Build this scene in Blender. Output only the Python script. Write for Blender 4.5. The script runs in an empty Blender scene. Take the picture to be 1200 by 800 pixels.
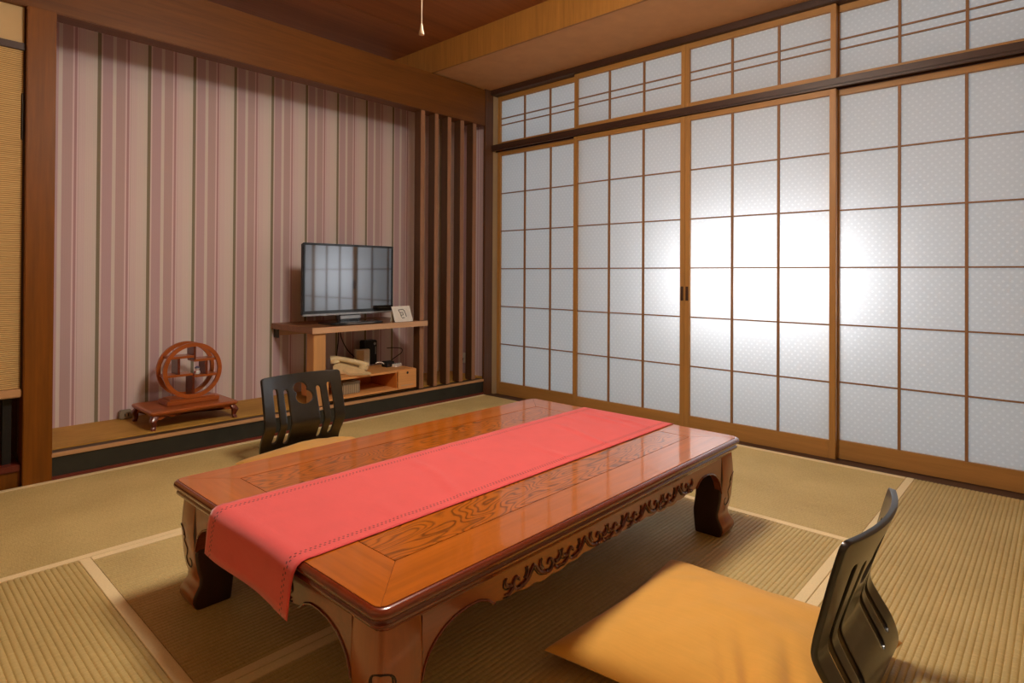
import bpy, bmesh, math, random
from mathutils import Vector, Matrix, noise
random.seed(7)
C = bpy.context.scene.collection
SC = bpy.context.scene
PI = math.pi

# ------------------------------------------------------------------ materials
def srgb(r, g, b):
    f = lambda c: (c/255/12.92) if c/255 <= 0.04045 else ((c/255+0.055)/1.055)**2.4
    return (f(r), f(g), f(b), 1.0)

class NT:
    def __init__(s, name):
        m = bpy.data.materials.new(name); m.use_nodes = True
        s.m = m; s.t = m.node_tree; s.t.nodes.clear()
        s.out = s.n('ShaderNodeOutputMaterial')
    def n(s, typ, **kw):
        x = s.t.nodes.new(typ)
        for k, v in kw.items(): setattr(x, k, v)
        return x
    def l(s, a, b): s.t.links.new(a, b)
    def math(s, op, a, b=None, c=None):
        x = s.n('ShaderNodeMath', operation=op)
        for i, v in enumerate((a, b, c)):
            if v is None: continue
            if isinstance(v, (int, float)): x.inputs[i].default_value = v
            else: s.l(v, x.inputs[i])
        return x.outputs[0]
    def obj(s, scale=(1, 1, 1), rot=(0, 0, 0)):
        tc = s.n('ShaderNodeTexCoord'); mp = s.n('ShaderNodeMapping')
        mp.inputs['Scale'].default_value = scale; mp.inputs['Rotation'].default_value = rot
        s.l(tc.outputs['Object'], mp.inputs['Vector']); return mp.outputs[0]
    def noise(s, vec, scale, detail=3, rough=0.55, dist=0.0):
        x = s.n('ShaderNodeTexNoise'); x.inputs['Scale'].default_value = scale
        x.inputs['Detail'].default_value = detail; x.inputs['Roughness'].default_value = rough
        x.inputs['Distortion'].default_value = dist
        if vec is not None: s.l(vec, x.inputs['Vector'])
        return x.outputs['Fac']
    def ramp(s, fac, stops, interp='LINEAR'):
        r = s.n('ShaderNodeValToRGB'); r.color_ramp.interpolation = interp
        e = r.color_ramp.elements
        while len(e) < len(stops): e.new(0.5)
        for i, (p, c) in enumerate(stops): e[i].position = p; e[i].color = c
        s.l(fac, r.inputs['Fac']); return r.outputs['Color']
    def mix(s, fac, a, b, blend='MIX'):
        x = s.n('ShaderNodeMix', data_type='RGBA', blend_type=blend)
        for k, v in ((0, fac), (6, a), (7, b)):
            if isinstance(v, (int, float)): x.inputs[k].default_value = v
            elif isinstance(v, tuple): x.inputs[k].default_value = v
            else: s.l(v, x.inputs[k])
        return x.outputs[2]
    def bsdf(s, color, rough=0.5, coat=0.0, coat_rough=0.1, spec=0.5, metal=0.0, normal=None, sheen=0.0):
        b = s.n('ShaderNodeBsdfPrincipled')
        if isinstance(color, tuple): b.inputs['Base Color'].default_value = color
        else: s.l(color, b.inputs['Base Color'])
        if isinstance(rough, (int, float)): b.inputs['Roughness'].default_value = rough
        else: s.l(rough, b.inputs['Roughness'])
        b.inputs['Coat Weight'].default_value = coat; b.inputs['Coat Roughness'].default_value = coat_rough
        b.inputs['Specular IOR Level'].default_value = spec; b.inputs['Metallic'].default_value = metal
        b.inputs['Sheen Weight'].default_value = sheen
        if normal is not None: s.l(normal, b.inputs['Normal'])
        return b
    def bump(s, h, strength=0.3, dist=0.002):
        x = s.n('ShaderNodeBump'); x.inputs['Strength'].default_value = strength
        x.inputs['Distance'].default_value = dist; s.l(h, x.inputs['Height']); return x.outputs[0]
    def done(s, b):
        s.l(b.outputs[0], s.out.inputs['Surface']); return s.m

def dk(c, k): return (c[0]*k, c[1]*k, c[2]*k, 1)

def wood(name, c, var=0.35, axis='x', rough=0.45, coat=0.0, scale=1.0, spec=0.5, coat_rough=0.1):
    t = NT(name)
    sc = {'x': (1.2, 22, 22), 'y': (22, 1.2, 22), 'z': (22, 22, 1.2)}[axis]
    v = t.obj(tuple(a*scale for a in sc))
    f1 = t.noise(v, 1.0, 4, 0.6, 0.6)
    f2 = t.noise(t.obj(tuple(a*scale*5 for a in sc)), 1.0, 2, 0.5)
    f = t.math('ADD', t.math('MULTIPLY', f1, 0.7), t.math('MULTIPLY', f2, 0.3))
    col = t.ramp(f, [(0.3, dk(c, 1-var)), (0.7, dk(c, 1+var))])
    nm = t.bump(f2, 0.08, 0.001)
    return t.done(t.bsdf(col, rough, coat, coat_rough, spec, normal=nm))

def plain(name, c, rough=0.5, metal=0.0, coat=0.0, spec=0.5, var=0.08, nscale=30, sheen=0.0, bump=0.0):
    t = NT(name)
    f = t.noise(t.obj(), nscale, 3)
    col = t.ramp(f, [(0.3, dk(c, 1-var)), (0.7, dk(c, 1+var))])
    nm = t.bump(f, bump, 0.002) if bump else None
    return t.done(t.bsdf(col, rough, coat, 0.08, spec, metal, nm, sheen))

M = {}
M['beam'] = wood('beam_wood', srgb(106, 62, 18), 0.28, 'x', 0.5, spec=0.3)
M['post'] = wood('post_wood', srgb(122, 70, 10), 0.3, 'z', 0.45, spec=0.25)
M['dark_post'] = wood('dark_post_wood', srgb(92, 58, 34), 0.25, 'z', 0.5)
M['dark_rail'] = wood('dark_rail_wood', srgb(66, 42, 30), 0.25, 'y', 0.45)
M['ceil'] = wood('ceiling_board_wood', srgb(136, 80, 40), 0.25, 'x', 0.55, scale=0.5)
M['soffit_face'] = wood('soffit_veneer', srgb(154, 104, 42), 0.25, 'z', 0.55, scale=1.2)
M['soffit_face_x'] = M['soffit_face']
M['soffit_bot'] = plain('soffit_cream', srgb(196, 146, 96), 0.8, var=0.05, nscale=12)
M['shoji'] = wood('shoji_frame_wood', srgb(172, 124, 64), 0.16, 'z', 0.5)
M['shoji_h'] = wood('shoji_rail_wood', srgb(172, 124, 64), 0.16, 'y', 0.5)
M['lattice'] = wood('shoji_lattice_wood', srgb(146, 104, 66), 0.12, 'z', 0.6)
M['sill'] = wood('threshold_wood', srgb(74, 46, 26), 0.2, 'y', 0.5)
M['edge'] = wood('alcove_edge_wood', srgb(196, 150, 104), 0.15, 'x', 0.5)
M['kick'] = plain('alcove_black_panel', srgb(44, 44, 36), 0.45, var=0.15, nscale=14)
M['redwood'] = wood('red_lacquer_wood', srgb(110, 42, 26), 0.2, 'x', 0.4)
M['strip_dark'] = wood('alcove_groove_wood', srgb(70, 50, 30), 0.2, 'x', 0.5)
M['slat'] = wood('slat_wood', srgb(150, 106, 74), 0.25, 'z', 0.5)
M['slat_side_shaded'] = wood('slat_side_shaded_wood', srgb(78, 48, 24), 0.25, 'z', 0.5)  # darker copy of the slat wood: shade on the side faces put into colour
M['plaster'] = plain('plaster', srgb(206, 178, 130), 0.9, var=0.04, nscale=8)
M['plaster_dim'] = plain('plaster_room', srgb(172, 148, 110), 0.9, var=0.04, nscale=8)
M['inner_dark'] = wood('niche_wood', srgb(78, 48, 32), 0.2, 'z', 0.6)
M['black_paint'] = plain('black_paint', srgb(14, 13, 12), 0.5)

def ochre():
    t = NT('alcove_ochre_mat')
    f = t.noise(t.obj((3, 30, 30)), 4, 4); g = t.noise(t.obj(), 5, 3)
    col = t.ramp(t.math('MULTIPLY_ADD', g, 0.6, t.math('MULTIPLY', f, 0.4)), [(0.35, srgb(168, 122, 44)), (0.65, srgb(200, 152, 66))])
    return t.done(t.bsdf(col, 0.6, normal=t.bump(f, 0.15)))
M['ochre'] = ochre()

def wallpaper(name, axis=0, off=-2.435):
    t = NT(name)
    tc = t.n('ShaderNodeTexCoord'); sp = t.n('ShaderNodeSeparateXYZ'); t.l(tc.outputs['Object'], sp.inputs[0])
    x = t.math('DIVIDE', t.math('SUBTRACT', sp.outputs[axis], off - 0.0105), 0.2343)
    fr = t.math('FRACT', x)
    green = srgb(136, 128, 104); pale = srgb(224, 206, 206); pale2 = srgb(226, 212, 208); mauve = srgb(198, 170, 176); mauve2 = srgb(196, 170, 170)
    light = srgb(222, 213, 206); pink = srgb(230, 210, 212); dpink = srgb(188, 150, 154)
    col = t.ramp(fr, [(0.0, green), (0.07, pale2), (0.10, mauve), (0.29, light), (0.36, mauve2), (0.545, pink), (0.575, dpink),
                      (0.625, pink), (0.65, mauve2), (0.66, pale), (0.78, pale2), (0.92, light)], 'CONSTANT')
    fine = t.n('ShaderNodeTexWave', wave_type='BANDS', bands_direction='XYZ'[axis]); fine.inputs['Scale'].default_value = 45
    t.l(tc.outputs['Object'], fine.inputs['Vector'])
    col = t.mix(t.math('MULTIPLY', fine.outputs['Fac'], 0.10), col, (0.36, 0.27, 0.25, 1))
    wv = t.noise(t.obj((1, 1, 1)), 260, 2)
    col = t.mix(t.math('MULTIPLY', wv, 0.10), col, (0.3, 0.22, 0.19, 1))
    return t.done(t.bsdf(col, 0.75, spec=0.3, normal=t.bump(wv, 0.08)))
M['wallpaper'] = wallpaper('striped_wallpaper')
M['wallpaper_side'] = wallpaper('striped_wallpaper_side', 1, 0.0)

def tatami(name, ridge):                     # ridge = axis along which the ridges run
    t = NT(name)
    sc = (6, 900, 900) if ridge == 'y' else (900, 6, 900)
    # rush stems run across the ridges
    a = t.noise(t.obj((40, 420, 1) if ridge == 'y' else (420, 40, 1)), 1.0, 2)
    b = t.noise(t.obj(), 3.0, 4)
    f = t.math('MULTIPLY_ADD', a, 0.55, t.math('MULTIPLY', b, 0.45))
    col = t.ramp(f, [(0.3, srgb(172, 147, 90)), (0.7, srgb(211, 187, 126))])
    nm = t.bump(a, 0.25, 0.0008)
    return t.done(t.bsdf(col, 0.55, spec=0.35, normal=nm))
M['tatami_x'] = tatami('tatami_rush_x', 'x'); M['tatami_y'] = tatami('tatami_rush_y', 'y')
M['heri'] = plain('tatami_border_cloth', srgb(236, 214, 166), 0.75, var=0.05, nscale=200, bump=0.1)

def paper():
    t = NT('shoji_paper')
    tc = t.n('ShaderNodeTexCoord'); sp = t.n('ShaderNodeSeparateXYZ'); t.l(tc.outputs['Object'], sp.inputs[0])
    P = 0.030
    y = t.math('DIVIDE', sp.outputs[1], P); z = t.math('DIVIDE', sp.outputs[2], P*0.62)
    row = t.math('FLOOR', z); sh = t.math('MULTIPLY', t.math('MODULO', row, 2.0), 0.5)
    fy = t.math('SUBTRACT', t.math('FRACT', t.math('ADD', y, sh)), 0.5)
    fz = t.math('MULTIPLY', t.math('SUBTRACT', t.math('FRACT', z), 0.5), 0.62)
    d = t.math('SQRT', t.math('ADD', t.math('MULTIPLY', fy, fy), t.math('MULTIPLY', fz, fz)))
    dot = t.math('LESS_THAN', d, 0.17)
    fib = t.noise(t.obj((1, 14, 60)), 3.0, 4)
    k = t.math('ADD', t.math('MULTIPLY', dot, 0.085), t.math('MULTIPLY', fib, 0.085))
    col = t.ramp(k, [(0.0, (0.76, 0.775, 0.79, 1)), (0.16, (0.97, 0.98, 0.99, 1))])
    tr = t.n('ShaderNodeBsdfTranslucent'); t.l(col, tr.inputs[0])
    df = t.n('ShaderNodeBsdfDiffuse'); df.inputs[0].default_value = (0.86, 0.86, 0.85, 1)
    mx = t.n('ShaderNodeMixShader'); mx.inputs[0].default_value = 0.30
    t.l(tr.outputs[0], mx.inputs[1]); t.l(df.outputs[0], mx.inputs[2])
    t.l(mx.outputs[0], t.out.inputs[0]); return t.m
M['paper'] = paper()

def reed():
    t = NT('woven_reed')
    v = t.obj((6, 6, 150)); a = t.noise(v, 1.0, 3, 0.6, 0.4)
    w = t.n('ShaderNodeTexWave', wave_type='BANDS', bands_direction='Z'); w.inputs['Scale'].default_value = 38
    w.inputs['Distortion'].default_value = 2.0; w.inputs['Detail'].default_value = 2; w.inputs['Detail Scale'].default_value = 1.2
    t.l(t.obj((0.35, 1, 1)), w.inputs['Vector'])
    f = t.math('MULTIPLY_ADD', w.outputs['Fac'], 0.6, t.math('MULTIPLY', a, 0.4))
    col = t.ramp(f, [(0.15, srgb(150, 112, 58)), (0.6, srgb(206, 170, 108)), (0.85, srgb(222, 190, 130))])
    return t.done(t.bsdf(col, 0.7, normal=t.bump(f, 0.5, 0.003)))
M['reed'] = reed()

# table woods
TC = srgb(178, 94, 16)
def table_panel():
    t = NT('table_figured_panel')
    n = t.noise(t.obj((2.6, 9.0, 1)), 1.0, 2, 0.5, 0.3)
    fine = t.noise(t.obj((20, 90, 20)), 1.0, 2)
    ph = t.math('ADD', t.math('MULTIPLY', n, 150.0), t.math('MULTIPLY', fine, 1.6))
    ln = t.math('POWER', t.math('MULTIPLY_ADD', t.math('SINE', ph), 0.5, 0.5), 2.2)
    f = t.math('MULTIPLY_ADD', ln, 0.62, t.math('MULTIPLY', t.noise(t.obj((2, 14, 2)), 1.0, 3), 0.38))
    col = t.ramp(f, [(0.12, dk(TC, 1.15)), (0.5, dk(TC, 0.85)), (0.85, dk(TC, 0.42))])
    return t.done(t.bsdf(col, 0.3, 0.75, 0.06, 0.3))
M['panel'] = table_panel()
M['frame_x'] = wood('table_frame_wood_long', TC, 0.22, 'x', 0.3, 0.75, coat_rough=0.06, spec=0.3)
M['frame_y'] = wood('table_frame_wood_short', TC, 0.22, 'y', 0.3, 0.75, coat_rough=0.06, spec=0.3)
M['mould'] = wood('table_edge_wood', srgb(112, 40, 13), 0.25, 'x', 0.25, 0.8)
M['apron'] = wood('table_apron_wood', srgb(128, 56, 12), 0.25, 'x', 0.3, 0.7)
M['tleg'] = wood('table_leg_wood', srgb(146, 70, 10), 0.25, 'z', 0.3, 0.7)
M['carve'] = wood('table_carving_wood', srgb(100, 42, 16), 0.3, 'x', 0.3, 0.6)
M['under'] = wood('table_inner_dark', srgb(52, 22, 14), 0.2, 'z', 0.45, 0.2)  # darker tone for inward leg faces and apron backs
M['groove'] = plain('carved_groove', srgb(46, 22, 12), 0.5)

def cloth(name, c, sheen=0.3, var=0.08, weave=900, stitch=None):
    t = NT(name)
    wv = t.n('ShaderNodeTexWave', wave_type='BANDS', bands_direction='X'); wv.inputs['Scale'].default_value = weave/6.28
    t.l(t.obj(), wv.inputs['Vector'])
    wv2 = t.n('ShaderNodeTexWave', wave_type='BANDS', bands_direction='Y'); wv2.inputs['Scale'].default_value = weave/6.28
    t.l(t.obj(), wv2.inputs['Vector'])
    h = t.math('MULTIPLY', wv.outputs['Fac'], wv2.outputs['Fac'])
    f = t.noise(t.obj(), 14, 4); f2 = t.noise(t.obj((200, 12, 12)), 1.0, 2)
    f = t.math('MULTIPLY_ADD', f, 0.6, t.math('MULTIPLY', f2, 0.4))
    col = t.ramp(f, [(0.3, dk(c, 1-var)), (0.7, dk(c, 1+var))])
    if stitch: col = stitch(t, col)
    return t.done(t.bsdf(col, 0.85, spec=0.2, normal=t.bump(h, 0.15, 0.0006), sheen=sheen))
def stitch(t, col):                       # drawn-thread border: rows of little holes 32 mm in from the hem
    uv = t.n('ShaderNodeUVMap'); sp = t.n('ShaderNodeSeparateXYZ'); t.l(uv.outputs[0], sp.inputs[0])
    u, v = sp.outputs[0], sp.outputs[1]           # metres along and across
    def rows(across, along):
        res = None
        for off, ph in ((0.030, 0.0), (0.038, 0.5)):
            band = t.math('LESS_THAN', t.math('ABSOLUTE', t.math('SUBTRACT', across, off)), 0.0021)
            hole = t.math('LESS_THAN', t.math('FRACT', t.math('ADD', t.math('DIVIDE', along, 0.011), ph)), 0.42)
            k = t.math('MULTIPLY', band, hole)
            res = k if res is None else t.math('MAXIMUM', res, k)
        return res
    W = 0.415
    k = t.math('MAXIMUM', rows(v, u), rows(t.math('SUBTRACT', W, v), u))
    return t.mix(t.math('MULTIPLY', k, 0.9), col, srgb(90, 8, 14))
M['runner'] = cloth('red_runner_cloth', srgb(220, 82, 82), 0.35, 0.05, 1400, stitch)
M['cushion'] = cloth('mustard_cushion_cloth', srgb(228, 170, 78), 0.3, 0.06, 1500)
M['cushion2'] = M['cushion']
M['lacquer'] = plain('black_lacquer', srgb(34, 27, 17), 0.33, coat=0.5, var=0.15, nscale=20)
M['lacquer_edge'] = plain('lacquer_edge', srgb(22, 18, 14), 0.3, coat=0.6)
M['tv_black'] = plain('gloss_black_plastic', srgb(12, 12, 13), 0.15, coat=0.4)
M['tv_matte'] = plain('matte_black_plastic', srgb(20, 20, 21), 0.45)
M['tv_silver'] = plain('brushed_silver', srgb(168, 168, 168), 0.3, 0.6)
def screen():
    t = NT('screen_glass'); return t.done(t.bsdf((0.22, 0.225, 0.235, 1), 0.05, 0.0, 0.02, 0.5, 1.0))
M['screen'] = screen()
M['shelf'] = wood('shelf_top_wood', srgb(138, 92, 56), 0.25, 'x', 0.4)
M['shelf_edge'] = wood('shelf_edge_wood', srgb(204, 162, 124), 0.1, 'x', 0.5)
M['shelf_post'] = wood('shelf_post_wood', srgb(200, 146, 88), 0.15, 'z', 0.5)
M['box'] = wood('box_pine_wood', srgb(222, 158, 92), 0.12, 'x', 0.5)
M['box_in'] = wood('box_inner_wood', srgb(196, 116, 46), 0.15, 'x', 0.5)
M['phone'] = plain('cream_plastic', srgb(226, 204, 156), 0.4)
M['phone_key'] = plain('phone_keys', srgb(198, 180, 140), 0.5)
M['cream'] = plain('cream_card', srgb(226, 214, 186), 0.6)
M['brownface'] = plain('kraft_card', srgb(198, 162, 108), 0.6)
M['white'] = plain('white_plastic', srgb(226, 222, 212), 0.45)
M['grey_print'] = plain('grey_print', srgb(120, 118, 116), 0.6)
M['black'] = plain('black_rubber', srgb(16, 15, 15), 0.5)
M['greybox'] = plain('grey_tissue_box', srgb(150, 138, 118), 0.7)
def ribbed():
    t = NT('ribbed_grey_side'); w = t.n('ShaderNodeTexWave', wave_type='BANDS', bands_direction='X'); w.inputs['Scale'].default_value = 28
    t.l(t.obj(), w.inputs['Vector'])
    col = t.ramp(w.outputs['Fac'], [(0.2, srgb(104, 88, 66)), (0.6, srgb(182, 162, 130))]); return t.done(t.bsdf(col, 0.7))
M['ribbed'] = ribbed()
M['rosewood'] = wood('rosewood', srgb(166, 84, 30), 0.25, 'x', 0.35, 0.3)
M['rosewood_dark'] = wood('rosewood_dark', srgb(104, 42, 20), 0.25, 'x', 0.35, 0.5)
M['ceramic'] = plain('white_ceramic', srgb(224, 220, 216), 0.2, coat=0.5)
M['red_paint'] = plain('red_glaze', srgb(170, 40, 40), 0.3)
M['blue_paint'] = plain('blue_glaze', srgb(90, 90, 120), 0.3)
M['cord'] = plain('pull_cord', srgb(200, 178, 150), 0.7)
M['steel'] = plain('dark_metal', srgb(70, 60, 52), 0.35, 0.8)
def lampshade():
    t = NT('lamp_acrylic'); tr = t.n('ShaderNodeBsdfTranslucent'); tr.inputs[0].default_value = (0.95, 0.88, 0.74, 1)
    df = t.n('ShaderNodeBsdfDiffuse'); df.inputs[0].default_value = (0.9, 0.86, 0.78, 1)
    mx = t.n('ShaderNodeMixShader'); mx.inputs[0].default_value = 0.3
    t.l(tr.outputs[0], mx.inputs[1]); t.l(df.outputs[0], mx.inputs[2]); t.l(mx.outputs[0], t.out.inputs[0]); return t.m
M['acrylic'] = lampshade()

# ------------------------------------------------------------------ mesh helpers
def obj(name, bm, m, parent=None, smooth=False, loc=None):
    me = bpy.data.meshes.new(name)
    bmesh.ops.recalc_face_normals(bm, faces=bm.faces)
    if smooth:
        for f in bm.faces: f.smooth = True
    bm.to_mesh(me); bm.free()
    for x in (m if isinstance(m, (list, tuple)) else [m]): me.materials.append(x)
    if smooth: me.set_sharp_from_angle(angle=math.radians(40))
    o = bpy.data.objects.new(name, me); C.objects.link(o)
    if parent: o.parent = parent
    if loc: o.location = loc
    return o
def thing(name, label, cat, loc=(0, 0, 0), rotz=0.0, group=None):
    o = bpy.data.objects.new(name, None); C.objects.link(o)
    o.empty_display_size = 0.05
    o.location = loc; o.rotation_euler = (0, 0, rotz); tag(o, label, cat, group); return o
def tag(o, label, cat, group=None):
    o['label'] = label; o['category'] = cat
    if group: o['group'] = group
    return o
def struct(name, bm, m, parent=None, label=None, smooth=False, loc=None):
    o = obj(name, bm, m, parent, smooth, loc)
    if not parent: o['kind'] = 'structure'
    if label: o['label'] = label
    return o
def box(bm, x0, x1, y0, y1, z0, z1, bev=0.0, mi=0, seg=2):
    vs = [bm.verts.new((x, y, z)) for x in (x0, x1) for y in (y0, y1) for z in (z0, z1)]
    F = [(0, 1, 3, 2), (4, 6, 7, 5), (0, 4, 5, 1), (2, 3, 7, 6), (0, 2, 6, 4), (1, 5, 7, 3)]
    fs = [bm.faces.new([vs[i] for i in f]) for f in F]
    for f in fs: f.material_index = mi
    if bev > 0:
        es = list({e for f in fs for e in f.edges})
        bmesh.ops.bevel(bm, geom=es, offset=bev, segments=seg, affect='EDGES', clamp_overlap=True, material=-1)
    return fs
def mkbox(*a, **k):
    bm = bmesh.new(); box(bm, *a, **k); return bm
def tube(bm, pts, r, seg=8, cap=True, closed=False):
    pts = [Vector(p) for p in pts]; n = len(pts)
    rs = r if isinstance(r, (list, tuple)) else [r]*n
    rings = []; prev = None
    for i, p in enumerate(pts):
        if closed: d = pts[(i+1) % n] - pts[(i-1) % n]
        else: d = pts[min(i+1, n-1)] - pts[max(i-1, 0)]
        if d.length < 1e-9: d = Vector((0, 0, 1))
        d.normalize()
        if prev is None:
            a = Vector((0, 0, 1)) if abs(d.z) < 0.9 else Vector((1, 0, 0))
            u = d.cross(a).normalized()
        else:
            u = (prev - d*prev.dot(d))
            u = u.normalized() if u.length > 1e-6 else d.orthogonal().normalized()
        prev = u; w = d.cross(u)
        rings.append([bm.verts.new(p + (u*math.cos(2*PI*k/seg) + w*math.sin(2*PI*k/seg))*rs[i]) for k in range(seg)])
    m = n if closed else n-1
    for i in range(m):
        a, b = rings[i], rings[(i+1) % n]
        for k in range(seg):
            bm.faces.new((a[k], a[(k+1) % seg], b[(k+1) % seg], b[k]))
    if cap and not closed:
        bm.faces.new(rings[0][::-1]); bm.faces.new(rings[-1])
def loft(bm, rings, cap=True, mi=0):
    vs = [[bm.verts.new(p) for p in r] for r in rings]
    n = len(vs[0])
    for a, b in zip(vs, vs[1:]):
        for k in range(n):
            f = bm.faces.new((a[k], a[(k+1) % n], b[(k+1) % n], b[k])); f.material_index = mi
    if cap:
        f = bm.faces.new(vs[0][::-1]); f.material_index = mi
        f = bm.faces.new(vs[-1]); f.material_index = mi
def rrect(x0, x1, y0, y1, r, z, seg=5):
    out = []
    for cx, cy, a0 in ((x1-r, y1-r, 0), (x0+r, y1-r, 90), (x0+r, y0+r, 180), (x1-r, y0+r, 270)):
        for k in range(seg+1):
            a = math.radians(a0 + 90*k/seg); out.append((cx+r*math.cos(a), cy+r*math.sin(a), z))
    return out
def prism(bm, poly, f0, f1, mi=0):
    """poly of 2-D points; f0/f1 map a 2-D point to the two faces' 3-D points"""
    a = [bm.verts.new(f0(*p)) for p in poly]; b = [bm.verts.new(f1(*p)) for p in poly]
    fs = []
    n = len(poly)
    for k in range(n): fs.append(bm.faces.new((a[k], a[(k+1) % n], b[(k+1) % n], b[k])))
    fa = bm.faces.new(a[::-1]); fb = bm.faces.new(b)
    for f in fs+[fa, fb]: f.material_index = mi
    bmesh.ops.triangulate(bm, faces=[fa, fb], quad_method='BEAUTY', ngon_method='EAR_CLIP')
def lathe(bm, prof, seg=24, c=(0, 0, 0)):
    rings = [[(c[0]+r*math.cos(2*PI*k/seg), c[1]+r*math.sin(2*PI*k/seg), c[2]+z) for k in range(seg)] for r, z in prof]
    loft(bm, rings)
def smoothpts(P, n=8):
    """Catmull-Rom through P"""
    P = [Vector(p) for p in P]; out = []
    for i in range(len(P)-1):
        p0, p1, p2, p3 = P[max(i-1, 0)], P[i], P[i+1], P[min(i+2, len(P)-1)]
        for k in range(n):
            t = k/n
            out.append(0.5*((2*p1)+(p2-p0)*t+(2*p0-5*p1+4*p2-p3)*t*t+(3*p1-p0-3*p2+p3)*t**3))
    out.append(P[-1]); return out

# ------------------------------------------------------------------ camera (solved from the photograph's vanishing lines)
f_px, py, yaw, pitch, roll, cx, cy, H = 708.15, 316.85, 0.8284, 0.0069, 0.0056, -3.30, -3.231, 0.9
fw = Vector((math.sin(yaw)*math.cos(pitch), math.cos(yaw)*math.cos(pitch), math.sin(pitch)))
rt = Vector((math.cos(yaw), -math.sin(yaw), 0)); up = rt.cross(fw)
r2 = rt*math.cos(roll) + up*math.sin(roll); u2 = up*math.cos(roll) - rt*math.sin(roll)
cam = bpy.data.cameras.new('camera'); co = bpy.data.objects.new('camera', cam); C.objects.link(co)
cam.sensor_width = 36; cam.sensor_fit = 'HORIZONTAL'; cam.lens = f_px/1200*36
cam.shift_y = -(400-py)/1200; cam.clip_start = 0.02
co.matrix_world = Matrix(((r2.x, u2.x, -fw.x, cx), (r2.y, u2.y, -fw.y, cy), (r2.z, u2.z, -fw.z, H), (0, 0, 0, 1)))
SC.camera = co

# ------------------------------------------------------------------ setting
XL, YN, ZC = -3.72, -3.66, 2.485
struct('floor', mkbox(XL-0.1, 0.12, YN-0.1, 0.6, -0.12, -0.045), M['sill'])
bm = bmesh.new(); yb = -3.66; 
edges = [0.52, -0.09, -0.99, -1.89, -2.79, YN]
for a, b in zip(edges, edges[1:]): box(bm, XL, 0.10, b+0.002, a-0.002, ZC, ZC+0.03, 0.003)
box(bm, XL, 0.10, YN, 0.52, ZC+0.02, ZC+0.06)
struct('ceiling', bm, M['ceil'])
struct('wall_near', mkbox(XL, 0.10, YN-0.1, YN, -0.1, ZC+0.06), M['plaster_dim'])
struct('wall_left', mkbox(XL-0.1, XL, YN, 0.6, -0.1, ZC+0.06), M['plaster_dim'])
struct('wall_back', mkbox(XL, 0.1, 0.5, 0.6, -0.1, ZC+0.06), M['wallpaper'])
bm = bmesh.new(); box(bm, -0.03, 0.0, 0.02, 0.5, 0.0, 2.4); 
struct('wall_alcove_right', bm, M['wallpaper_side'])
struct('wall_alcove_left', mkbox(-2.80, -2.715, 0.10, 0.5, 0.0, ZC), M['wallpaper_side'])
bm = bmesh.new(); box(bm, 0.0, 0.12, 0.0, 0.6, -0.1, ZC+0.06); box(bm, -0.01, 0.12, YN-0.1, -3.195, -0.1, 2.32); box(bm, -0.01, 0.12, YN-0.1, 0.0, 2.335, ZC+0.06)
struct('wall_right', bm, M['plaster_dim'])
# alcove floor and its front
struct('floor_alcove', mkbox(-2.715, -0.03, 0.07, 0.5, 0.0, 0.12), M['ochre'])
struct('trim_1', mkbox(-2.715, -0.085, 0.0, 0.022, 0.097, 0.1135, 0.002), M['edge'])
bm = bmesh.new(); box(bm, -2.715, -0.085, 0.022, 0.072, 0.05, 0.1135)
struct('trim_2', bm, M['strip_dark'])
struct('trim_3', mkbox(-2.715, -0.085, 0.008, 0.022, 0.014, 0.097), M['kick'])
struct('trim_4', mkbox(-2.715, -0.085, 0.0, 0.03, -0.04, 0.014, 0.003), M['redwood'])
# posts and the hanging beam
struct('trim_5', mkbox(-2.813, -2.712, -0.002, 0.10, -0.045, 2.026, 0.003), M['post'])
struct('trim_6', mkbox(-0.085, 0.0, -0.002, 0.02, -0.045, 2.30, 0.002), M['dark_post'])
struct('trim_7', mkbox(XL, -0.085, 0.0, 0.11, 2.022, 2.292, 0.004), M['beam'])
# dropped ceiling along the windows
bm = bmesh.new()
box(bm, -0.60, -0.585, YN, 0.5, 2.296, ZC, mi=0); box(bm, -0.585, 0.0, YN, 0.5, 2.30, 2.32, mi=1)
struct('trim_8', bm, [M['soffit_face'], M['soffit_bot']])
# lintel, transom rail, threshold
struct('trim_9', mkbox(-0.03, 0.10, YN, 0.0, 2.262, 2.318, 0.003), M['dark_rail'])
bm = bmesh.new(); box(bm, -0.022, 0.10, YN, 0.0, 1.850, 1.884, 0.003); box(bm, -0.016, 0.0, YN, 0.0, 1.840, 1.85); box(bm, 0.032, 0.038, YN, 0.0, 1.838, 1.85)
struct('trim_10', bm, M['dark_rail'])
bm = bmesh.new(); box(bm, -0.085, 0.12, YN, 0.0, -0.045, -0.012, 0.002); box(bm, -0.085, -0.008, YN, 0.0, -0.012, -0.004); 
struct('trim_11', bm, M['sill'])

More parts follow.
